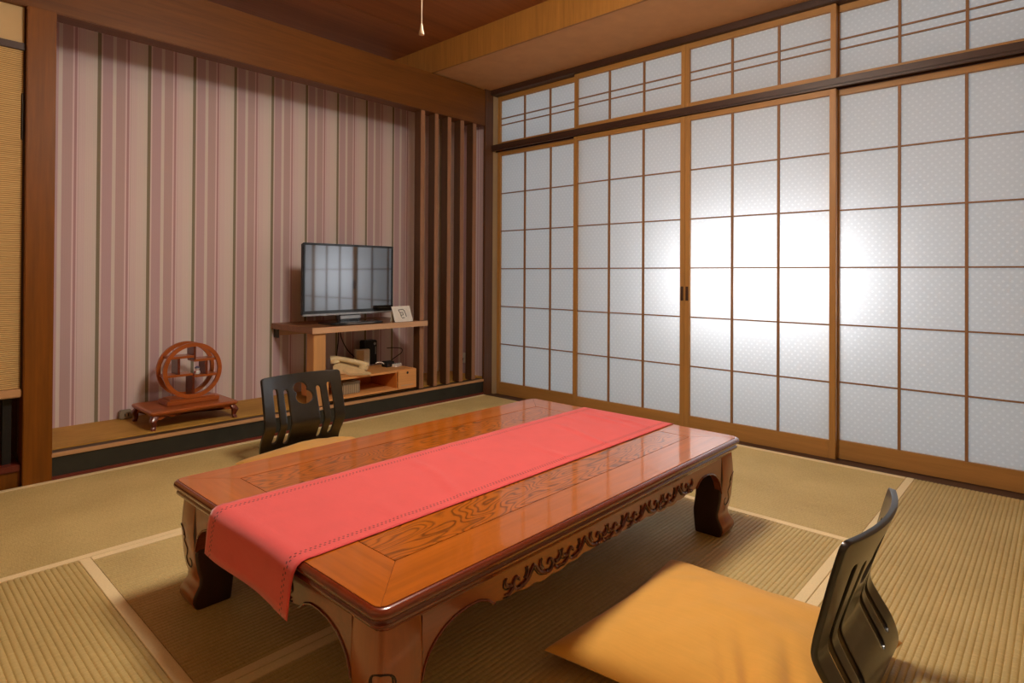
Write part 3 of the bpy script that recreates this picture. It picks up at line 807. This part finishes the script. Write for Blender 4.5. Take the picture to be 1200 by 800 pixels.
# ------------------------------------------------------------------ display card on the shelf
t = thing('display_card', 'small white tilted card with grey emblem beside the television', 'card', (-0.822, 0.022, 0.584), math.radians(2))
bm = bmesh.new(); vs = []
prism(bm, [(-0.076, 0.0), (0.076, 0.0), (0.076, 0.101), (-0.076, 0.101)], lambda x, z: (x, -0.01+z*0.40, z), lambda x, z: (x, -0.007+z*0.40, z)); obj('card_face', bm, M['white'], t)
bm = bmesh.new(); prism(bm, [(-0.06, 0.0), (0.06, 0.0), (0.05, 0.09), (-0.05, 0.09)], lambda x, z: (x, 0.062-z*0.24, z), lambda x, z: (x, 0.065-z*0.24, z)); obj('easel_back', bm, M['cream'], t)
bm = bmesh.new()
def ct(pts, r=0.0028): tube(bm, [(x, -0.0112+z*0.40, z) for x, z in pts], r, 5)
ct([(-0.026, 0.078), (0.012, 0.080), (0.022, 0.070), (0.026, 0.050), (0.028, 0.032)]); ct([(-0.026, 0.078), (-0.018, 0.056), (-0.014, 0.030)]); ct([(-0.018, 0.060), (0.004, 0.060), (0.006, 0.044), (-0.014, 0.042)]); ct([(-0.012, 0.026), (0.010, 0.026)])
obj('grey_emblem', bm, M['grey_print'], t)

# ------------------------------------------------------------------ low pine box under the shelf
t = thing('storage_box', 'low pine box with one drawer and an open compartment under the shelf', 'storage box', (-1.02, 0.18, 0.1205))
bm = bmesh.new(); x0, x1, d0, d1, zt, zb = -0.36, 0.312, -0.15, 0.15, 0.142, 0.0
box(bm, x0, x1, d0, d1, zt-0.013, zt, 0.001); box(bm, x0, x1, d0, d1, 0.012, 0.026, 0.001)
box(bm, x0, x0+0.013, d0, d1, 0.026, zt-0.013); box(bm, x1-0.013, x1, d0, d1, 0.026, zt-0.013); obj('carcass', bm, M['box'], t)
bm = bmesh.new(); box(bm, x0+0.013, x1-0.013, d1-0.012, d1-0.002, 0.026, zt-0.013); box(bm, 0.150, 0.160, d0+0.004, d1-0.012, 0.026, zt-0.013); obj('inner_boards', bm, M['box_in'], t)
bm = bmesh.new(); box(bm, x0+0.03, x1-0.03, d0+0.03, d1-0.03, 0.0, 0.012); obj('plinth', bm, M['black'], t)
bm = bmesh.new(); box(bm, 0.162, x1-0.001, d0-0.008, d0+0.002, 0.014, zt-0.002, 0.0015); dr = obj('drawer', bm, M['box'], t)
bm = bmesh.new(); 
tube(bm, [(0.236, d0-0.0087, zt-0.022), (0.236, d0-0.0062, zt-0.022)], 0.0085, 14); obj('finger_hole', bm, M['black'], dr)
bm = bmesh.new(); box(bm, 0.185, 0.285, d0-0.0095, d0-0.008, 0.034, 0.042, 0.0006); obj('pale_label_strip', bm, M['shelf_edge'], dr)
# grey box inside
t = thing('tissue_box', 'grey ribbed box standing in the open compartment', 'box', (-1.18, 0.12, 0.147))
obj('ribbed_body', mkbox(-0.062, 0.062, -0.045, 0.06, 0.0, 0.062, 0.003), M['ribbed'], t)
obj('lid', mkbox(-0.064, 0.064, -0.047, 0.062, 0.062, 0.078, 0.003), M['greybox'], t)

# ------------------------------------------------------------------ telephone
ZB = 0.2630
t = thing('telephone', 'cream desk telephone with coiled cord on the pine box', 'telephone', (-1.105, 0.195, ZB), math.radians(50))
bm = bmesh.new()
prism(bm, [(-0.10, 0.0), (0.10, 0.0), (0.10, 0.062), (0.06, 0.070), (-0.10, 0.026)], lambda a, z: (-0.105, a, z), lambda a, z: (0.105, a, z))
bmesh.ops.bevel(bm, geom=[e for e in bm.edges if len(e.link_faces) == 2 and e.calc_face_angle(0) > 0.5], offset=0.006, segments=2, affect='EDGES')
obj('body', bm, M['phone'], t, True)
bm = bmesh.new()
def sl(a): return 0.026+(a+0.10)*0.044/0.16
for i in range(4):
    for j in range(3):
        x = -0.005+0.028*j; a = -0.075+0.03*i; z = sl(a)
        box(bm, x-0.009, x+0.009, a-0.008, a+0.008, z-0.004, z+0.006, 0.002)
obj('keypad', bm, M['phone_key'], t)
bm = bmesh.new()
pts = smoothpts([(-0.068, -0.105, 0.044), (-0.068, -0.085, 0.058), (-0.068, -0.03, 0.074), (-0.068, 0.04, 0.089), (-0.068, 0.09, 0.096), (-0.068, 0.115, 0.090)], 6)
n = len(pts); tube(bm, pts, [0.016+0.012*(abs(2*i/(n-1)-1)**3) for i in range(n)], 12)
tube(bm, [(-0.068, -0.088, 0.056), (-0.068, -0.082, 0.032)], [0.026, 0.030], 14); tube(bm, [(-0.068, 0.095, 0.094), (-0.068, 0.092, 0.070)], [0.026, 0.030], 14)
obj('handset', bm, M['phone'], t, True)
bm = bmesh.new(); ph = t.rotation_euler.z
def wl(dx, dy, z): return (dx*math.cos(ph)+dy*math.sin(ph), -dx*math.sin(ph)+dy*math.cos(ph), z)
cc = smoothpts([wl(-0.115, -0.085, 0.03), wl(-0.105, -0.135, 0.011), wl(-0.075, -0.168, 0.010), wl(-0.045, -0.186, 0.010), wl(-0.010, -0.194, 0.010), wl(0.014, -0.186, 0.010), wl(0.016, -0.160, 0.010), wl(0.014, -0.125, 0.010)], 40)
hel = []
for i, p in enumerate(cc):
    d = (cc[min(i+1, len(cc)-1)]-cc[max(i-1, 0)]).normalized(); u = d.orthogonal().normalized(); u = Vector((0, 0, 1)).cross(d); u = u.normalized() if u.length > .1 else d.orthogonal().normalized(); w = d.cross(u); a = i*1.05
    hel.append(p+(u*math.cos(a)+w*math.sin(a))*0.0055)
tube(bm, hel, 0.0024, 5); obj('coiled_cord', bm, M['phone'], t, True)

# ------------------------------------------------------------------ small devices on the box
t = thing('carton', 'small upright cream and brown carton behind the telephone', 'carton', (-0.925, 0.345, ZB), math.radians(-14))
bm = bmesh.new(); box(bm, -0.048, 0.048, -0.02, 0.02, 0.0, 0.118, 0.003); obj('carton_body', bm, M['cream'], t)
bm = bmesh.new(); box(bm, -0.046, 0.006, -0.0212, -0.02, 0.004, 0.112); obj('brown_face', bm, M['brownface'], t)
t = thing('modem', 'tall black device standing behind the cream carton', 'modem', (-0.835, 0.405, ZB))
bm = bmesh.new(); box(bm, -0.052, 0.052, -0.035, 0.035, 0.0, 0.170, 0.006); obj('casing', bm, M['black'], t)
bm = bmesh.new(); tube(bm, [(0.03, -0.0365, 0.145), (0.03, -0.034, 0.145)], 0.010, 12); obj('silver_spot', bm, M['tv_silver'], t)  # small round silver spot on the casing front
bm = bmesh.new(); box(bm, 0.034, 0.040, -0.0362, -0.035, 0.07, 0.125); obj('silver_strip', bm, M['tv_silver'], t)
t = thing('power_adapter', 'low black adapter block right of the tall black device', 'adapter', (-0.80, 0.21, ZB))
obj('block', mkbox(-0.040, 0.030, -0.025, 0.03, 0.0, 0.038, 0.004), M['black'], t)
bm = bmesh.new(); tube(bm, smoothpts([(-0.035, 0.0, 0.02), (-0.06, 0.005, 0.034), (-0.085, 0.01, 0.036), (-0.10, 0.01, 0.03)], 5), 0.004, 6); obj('white_lead', bm, M['white'], t)
t = thing('remote_control', 'slim white remote control lying at the right end of the pine box', 'remote', (-0.715, 0.125, ZB), math.radians(16))
t.location = (-0.728, 0.19, ZB)
bm = bmesh.new(); loft(bm, [rrect(-0.062, 0.010, -0.02, 0.02, 0.008, 0.0, 3), rrect(-0.062, 0.010, -0.02, 0.02, 0.008, 0.016, 3), rrect(-0.059, 0.007, -0.017, 0.017, 0.008, 0.019, 3)]); obj('case', bm, M['white'], t, True)
bm = bmesh.new()
for i in range(3):
    for j in range(2): box(bm, -0.05+0.018*i, -0.042+0.018*i, -0.008+0.014*j, -0.002+0.014*j, 0.019, 0.021)
obj('buttons', bm, M['grey_print'], t)
bm = bmesh.new(); tube(bm, smoothpts([(0, 0, 0), (0.01, -0.02, 0.035), (0.035, -0.04, 0.06), (0.07, -0.05, 0.085), (0.075, -0.04, 0.11), (0.03, -0.02, 0.118), (-0.02, 0.0, 0.118)], 7), 0.0032, 6)
o = obj('black_cable', bm, M['black'], None, True); o.location = (-0.765, 0.255, ZB+0.0035)
tag(o, 'thin black cable looping up behind the white remote control', 'cable')
bm = bmesh.new(); tube(bm, smoothpts([(0.0, 0, 0.0), (0.0, 0, -0.10), (-0.005, 0.01, -0.20), (-0.02, 0.0, -0.28)], 7), 0.0035, 6)
tube(bm, smoothpts([(0.008, 0, 0.0), (0.022, 0, -0.08), (0.06, -0.005, -0.16), (0.11, -0.01, -0.215), (0.16, -0.02, -0.25)], 7), 0.0035, 6)
o = obj('television_cable', bm, M['black'], None, True); o.location = (-1.065, 0.42, 0.548)
tag(o, 'pair of black cables hanging from the shelf to the telephone', 'cable')
bm = bmesh.new(); tube(bm, smoothpts([(0.0, 0, 0.0), (-0.04, 0.0, 0.03), (-0.065, 0.0, 0.06), (-0.05, 0.0, 0.085), (-0.03, 0.0, 0.06), (-0.075, 0.0, 0.035), (-0.1, 0, 0.01)], 7), 0.003, 6)
o = obj('grey_cable', bm, M['grey_print'], None, True); o.location = (-1.215, 0.30, ZB+0.003)
tag(o, 'tangle of grey cable left of the telephone', 'cable')
# outlet behind the slats
t = thing('wall_outlet', 'white wall outlet with black plug behind the slats', 'outlet', (-0.034, 0.285, 0.232))
obj('cover_plate', mkbox(-0.006, 0.004, -0.03, 0.03, -0.03, 0.05, 0.002), M['white'], t)
bm = bmesh.new(); box(bm, -0.028, -0.006, -0.012, 0.012, -0.012, 0.012, 0.003); tube(bm, smoothpts([(-0.026, 0, 0), (-0.034, 0, -0.03), (-0.028, 0, -0.07), (-0.02, 0.0, -0.1085)], 6), 0.0032, 6); obj('plug', bm, M['black'], t)
t = thing('socket_box', 'small brown socket box at the foot of the striped wall by the display stand', 'socket', (-2.31, 0.475, 0.1205))
bm = bmesh.new(); box(bm, -0.03, 0.03, -0.022, 0.024, 0.0, 0.045, 0.006); obj('case', bm, M['greybox'], t)
bm = bmesh.new()
for x in (-0.010, 0.006): box(bm, x, x+0.004, -0.0226, -0.0218, 0.014, 0.030)
obj('slots', bm, M['black'], t)

# ------------------------------------------------------------------ display stand with the round curio shelf
SX, SY, SZ = -2.095, 0.232, 0.1205
t = thing('display_stand', 'small low reddish wooden stand with curved legs in the alcove', 'stand', (SX, SY, SZ))
w, d = 0.213, 0.158
bm = bmesh.new()
loft(bm, [rrect(-w+o, w-o, -d+o, d-o, 0.012, z, 3) for o, z in ((0.016, 0.066), (0.008, 0.070), (0.002, 0.076), (0.0, 0.083), (0.002, 0.089), (0.008, 0.092), (0.012, 0.092))]); obj('top', bm, M['rosewood'], t, True)
for kind, s in (('x', -1), ('x', 1), ('y', -1), ('y', 1)):
    half = w-0.02 if kind == 'x' else d-0.02; dd = d-0.022 if kind == 'x' else w-0.022
    us = [-half+2*half*k/40 for k in range(41)]
    def lo(u):
        q = half-abs(u)
        return 0.040+0.016*min(1, q/0.05)+0.004*math.sin(q*130) if q < 0.12 else 0.060
    poly = [(us[0], 0.068), (us[-1], 0.068)]+[(u, min(lo(u), 0.064)) for u in us[::-1]]
    F = to3(kind, s, dd); bm = bmesh.new(); prism(bm, poly, lambda u, z: F(u, z, 0.0), lambda u, z: F(u, z, -0.010)); obj('apron', bm, M['rosewood'], t)
for sx in (-1, 1):
    for sy in (-1, 1):
        bm = bmesh.new(); rings = []
        for z, o, r in ((0.069, 0.026, 0.015), (0.058, 0.020, 0.0165), (0.045, 0.014, 0.0155), (0.030, 0.017, 0.012), (0.016, 0.019, 0.0095), (0.007, 0.015, 0.0105), (0.0, 0.014, 0.010)):
            cx_, cy_ = sx*(w-o), sy*(d-o); rings.append(rrect(cx_-r, cx_+r, cy_-r, cy_+r, r*0.4, z, 3))
        loft(bm, rings[::-1]); obj('leg', bm, M['rosewood_dark'], t, True)
ZT = SZ+0.0925
t = thing('curio_shelf', 'round reddish wooden curio shelf standing on the low stand', 'curio shelf', (-2.078, 0.232, ZT))
bm = bmesh.new(); box(bm, -0.130, 0.130, -0.070, 0.070, 0.0, 0.024, 0.004); box(bm, -0.112, 0.112, -0.060, 0.060, 0.024, 0.029, 0.002); obj('base', bm, M['rosewood'], t)
RC = 0.171; RO = 0.146
for y in (-0.050, 0.050):
    bm = bmesh.new(); n = 72; secs = [(RO, -0.007), (RO, 0.007), (RO-0.020, 0.007), (RO-0.020, -0.007)]; rr_ = []
    for k in range(n):
        a = 2*PI*k/n; rr_.append([bm.verts.new((q*math.cos(a), y+e, RC+q*math.sin(a))) for q, e in secs])
    for k in range(n):
        A, B = rr_[k], rr_[(k+1) % n]
        for j in range(4): bm.faces.new((A[j], A[(j+1) % 4], B[(j+1) % 4], B[j]))
    bmesh.ops.bevel(bm, geom=[e for e in bm.edges if e.calc_face_angle(0) > 1], offset=0.0025, segments=2, affect='EDGES')
    obj('hoop', bm, M['rosewood'], t, True)
def chord(z): return math.sqrt(max(0, (RO-0.010)**2-z*z))
def hs_(a, b, z):
    bm = bmesh.new(); box(bm, a, b, -0.048, 0.048, RC+z-0.006, RC+z+0.006, 0.001); obj('shelf_board', bm, M['rosewood'], t)
def vs_(x, z0, z1):
    bm = bmesh.new(); box(bm, x-0.006, x+0.006, -0.048, 0.048, RC+z0, RC+z1, 0.001); obj('divider', bm, M['rosewood_dark'], t)
hs_(-chord(0.072), 0.006, 0.072); vs_(0.010, 0.053, 0.134); hs_(0.006, chord(0.050), 0.050)
vs_(-0.068, -0.016, 0.067); hs_(-chord(-0.022), 0.002, -0.022); vs_(0.004, -0.140, -0.0175); vs_(0.070, -0.028, 0.045); hs_(0.008, chord(-0.034), -0.034)
t = thing('figurine', 'tiny white and red ceramic figure sitting in the round curio shelf', 'figurine', (-2.078+0.036, 0.222, ZT+RC-0.0278))
bm = bmesh.new(); lathe(bm, [(0.004, 0), (0.013, 0.001), (0.0155, 0.008), (0.014, 0.016), (0.009, 0.022), (0.0105, 0.026), (0.012, 0.032), (0.009, 0.039), (0.003, 0.042), (0.0005, 0.0425)], 18); obj('body', bm, M['ceramic'], t, True)
bm = bmesh.new(); lathe(bm, [(0.0095, 0.0205), (0.0112, 0.0222), (0.0095, 0.024)], 18); tube(bm, [(-0.012, -0.006, 0.01), (-0.0135, -0.009, 0.016)], 0.004, 8); obj('red_collar', bm, M['red_paint'], t, True)
bm = bmesh.new(); lathe(bm, [(0.0125, 0.031), (0.0126, 0.034), (0.0092, 0.0396), (0.003, 0.0428)], 18); obj('blue_cap', bm, M['blue_paint'], t, True)

# ------------------------------------------------------------------ pendant lamp (its body hangs above the picture, its pull cord is in it)
LX, LY, LZ = -1.98, -2.00, 2.10
t = thing('pendant_lamp', 'ceiling lamp above the low table, only its pull cord in view', 'lamp', (LX, LY, LZ))
bm = bmesh.new(); q = 0.24
for s in (-1, 1):
    box(bm, -q, q, s*q-0.012, s*q+0.012, 0.0, 0.030, 0.002); box(bm, s*q-0.012, s*q+0.012, -q+0.012, q-0.012, 0.0, 0.030, 0.002); box(bm, -q, q, s*q-0.012, s*q+0.012, 0.15, 0.165, 0.002); box(bm, s*q-0.012, s*q+0.012, -q+0.012, q-0.012, 0.15, 0.165, 0.002)
    for s2 in (-1, 1): box(bm, s*q-0.012, s*q+0.012, s2*q-0.012, s2*q+0.012, 0.03, 0.15)
obj('wood_frame', bm, M['shoji'], t)
bm = bmesh.new()
for s in (-1, 1): box(bm, -q+0.012, q-0.012, s*q-0.001, s*q+0.001, 0.03, 0.15); box(bm, s*q-0.001, s*q+0.001, -q+0.012, q-0.012, 0.03, 0.15)
obj('lamp_shade', bm, M['acrylic'], t)
bm = bmesh.new(); tube(bm, [(0, 0, 0.16), (0, 0, ZC-LZ)], 0.006, 8); lathe(bm, [(0.05, ZC-LZ-0.03), (0.05, ZC-LZ-0.002)], 20); obj('hanger', bm, M['white'], t)
bm = bmesh.new(); kx, ky, kz = -2.222-LX, -1.89-LY, 1.575-LZ
box(bm, -0.02, 0.02, -q, q, 0.158, 0.166); obj('cross_bar', bm, M['white'], t)
bm = bmesh.new(); tube(bm, [(kx, ky, 0.158), (kx, ky, kz+0.028)], 0.0016, 6); pc = obj('pull_cord', bm, M['cord'], t)
bm = bmesh.new(); lathe(bm, [(0.002, 0.032), (0.0035, 0.027), (0.005, 0.015), (0.0078, 0.004), (0.0076, 0.0), (0.004, -0.001)], 14, (kx, ky, kz)); obj('cord_knob', bm, M['cord'], pc, True)

def light(name, kind, loc, energy, color, **kw):
    d = bpy.data.lights.new(name, kind); d.energy = energy; d.color = color
    for k, v in kw.items(): setattr(d, k, v)
    o = bpy.data.objects.new(name, d); C.objects.link(o); o.location = loc; return o
light('lamp_tube', 'POINT', (LX, LY, LZ+0.03), 120, (1.0, 0.925, 0.81), shadow_soft_size=0.23)
# daylight behind the paper doors: overall from the sky, and the veranda window that shines through
o = light('veranda_window', 'AREA', (0.38, -1.98, 0.90), 10.5, (0.97, 0.98, 1.0), shape='RECTANGLE', size=1.05, size_y=0.55)
o.rotation_euler = (0, math.radians(90), 0)
d = o.data; d.size = 0.44; d.size_y = 0.98
w = bpy.data.worlds.new('daylight'); SC.world = w; w.use_nodes = True
bg = w.node_tree.nodes['Background']; bg.inputs[0].default_value = (0.84, 0.95, 1.03, 1); bg.inputs[1].default_value = 0.56

vs = SC.view_settings
vs.view_transform = 'Standard'; vs.look = 'None'; vs.gamma = 1.0; vs.exposure = 0.0; vs.use_curve_mapping = False
SC.cycles.use_denoising = True
SC.cycles.max_bounces = 10; SC.cycles.diffuse_bounces = 6; SC.cycles.transmission_bounces = 6
SC.cycles.sample_clamp_indirect = 6.0
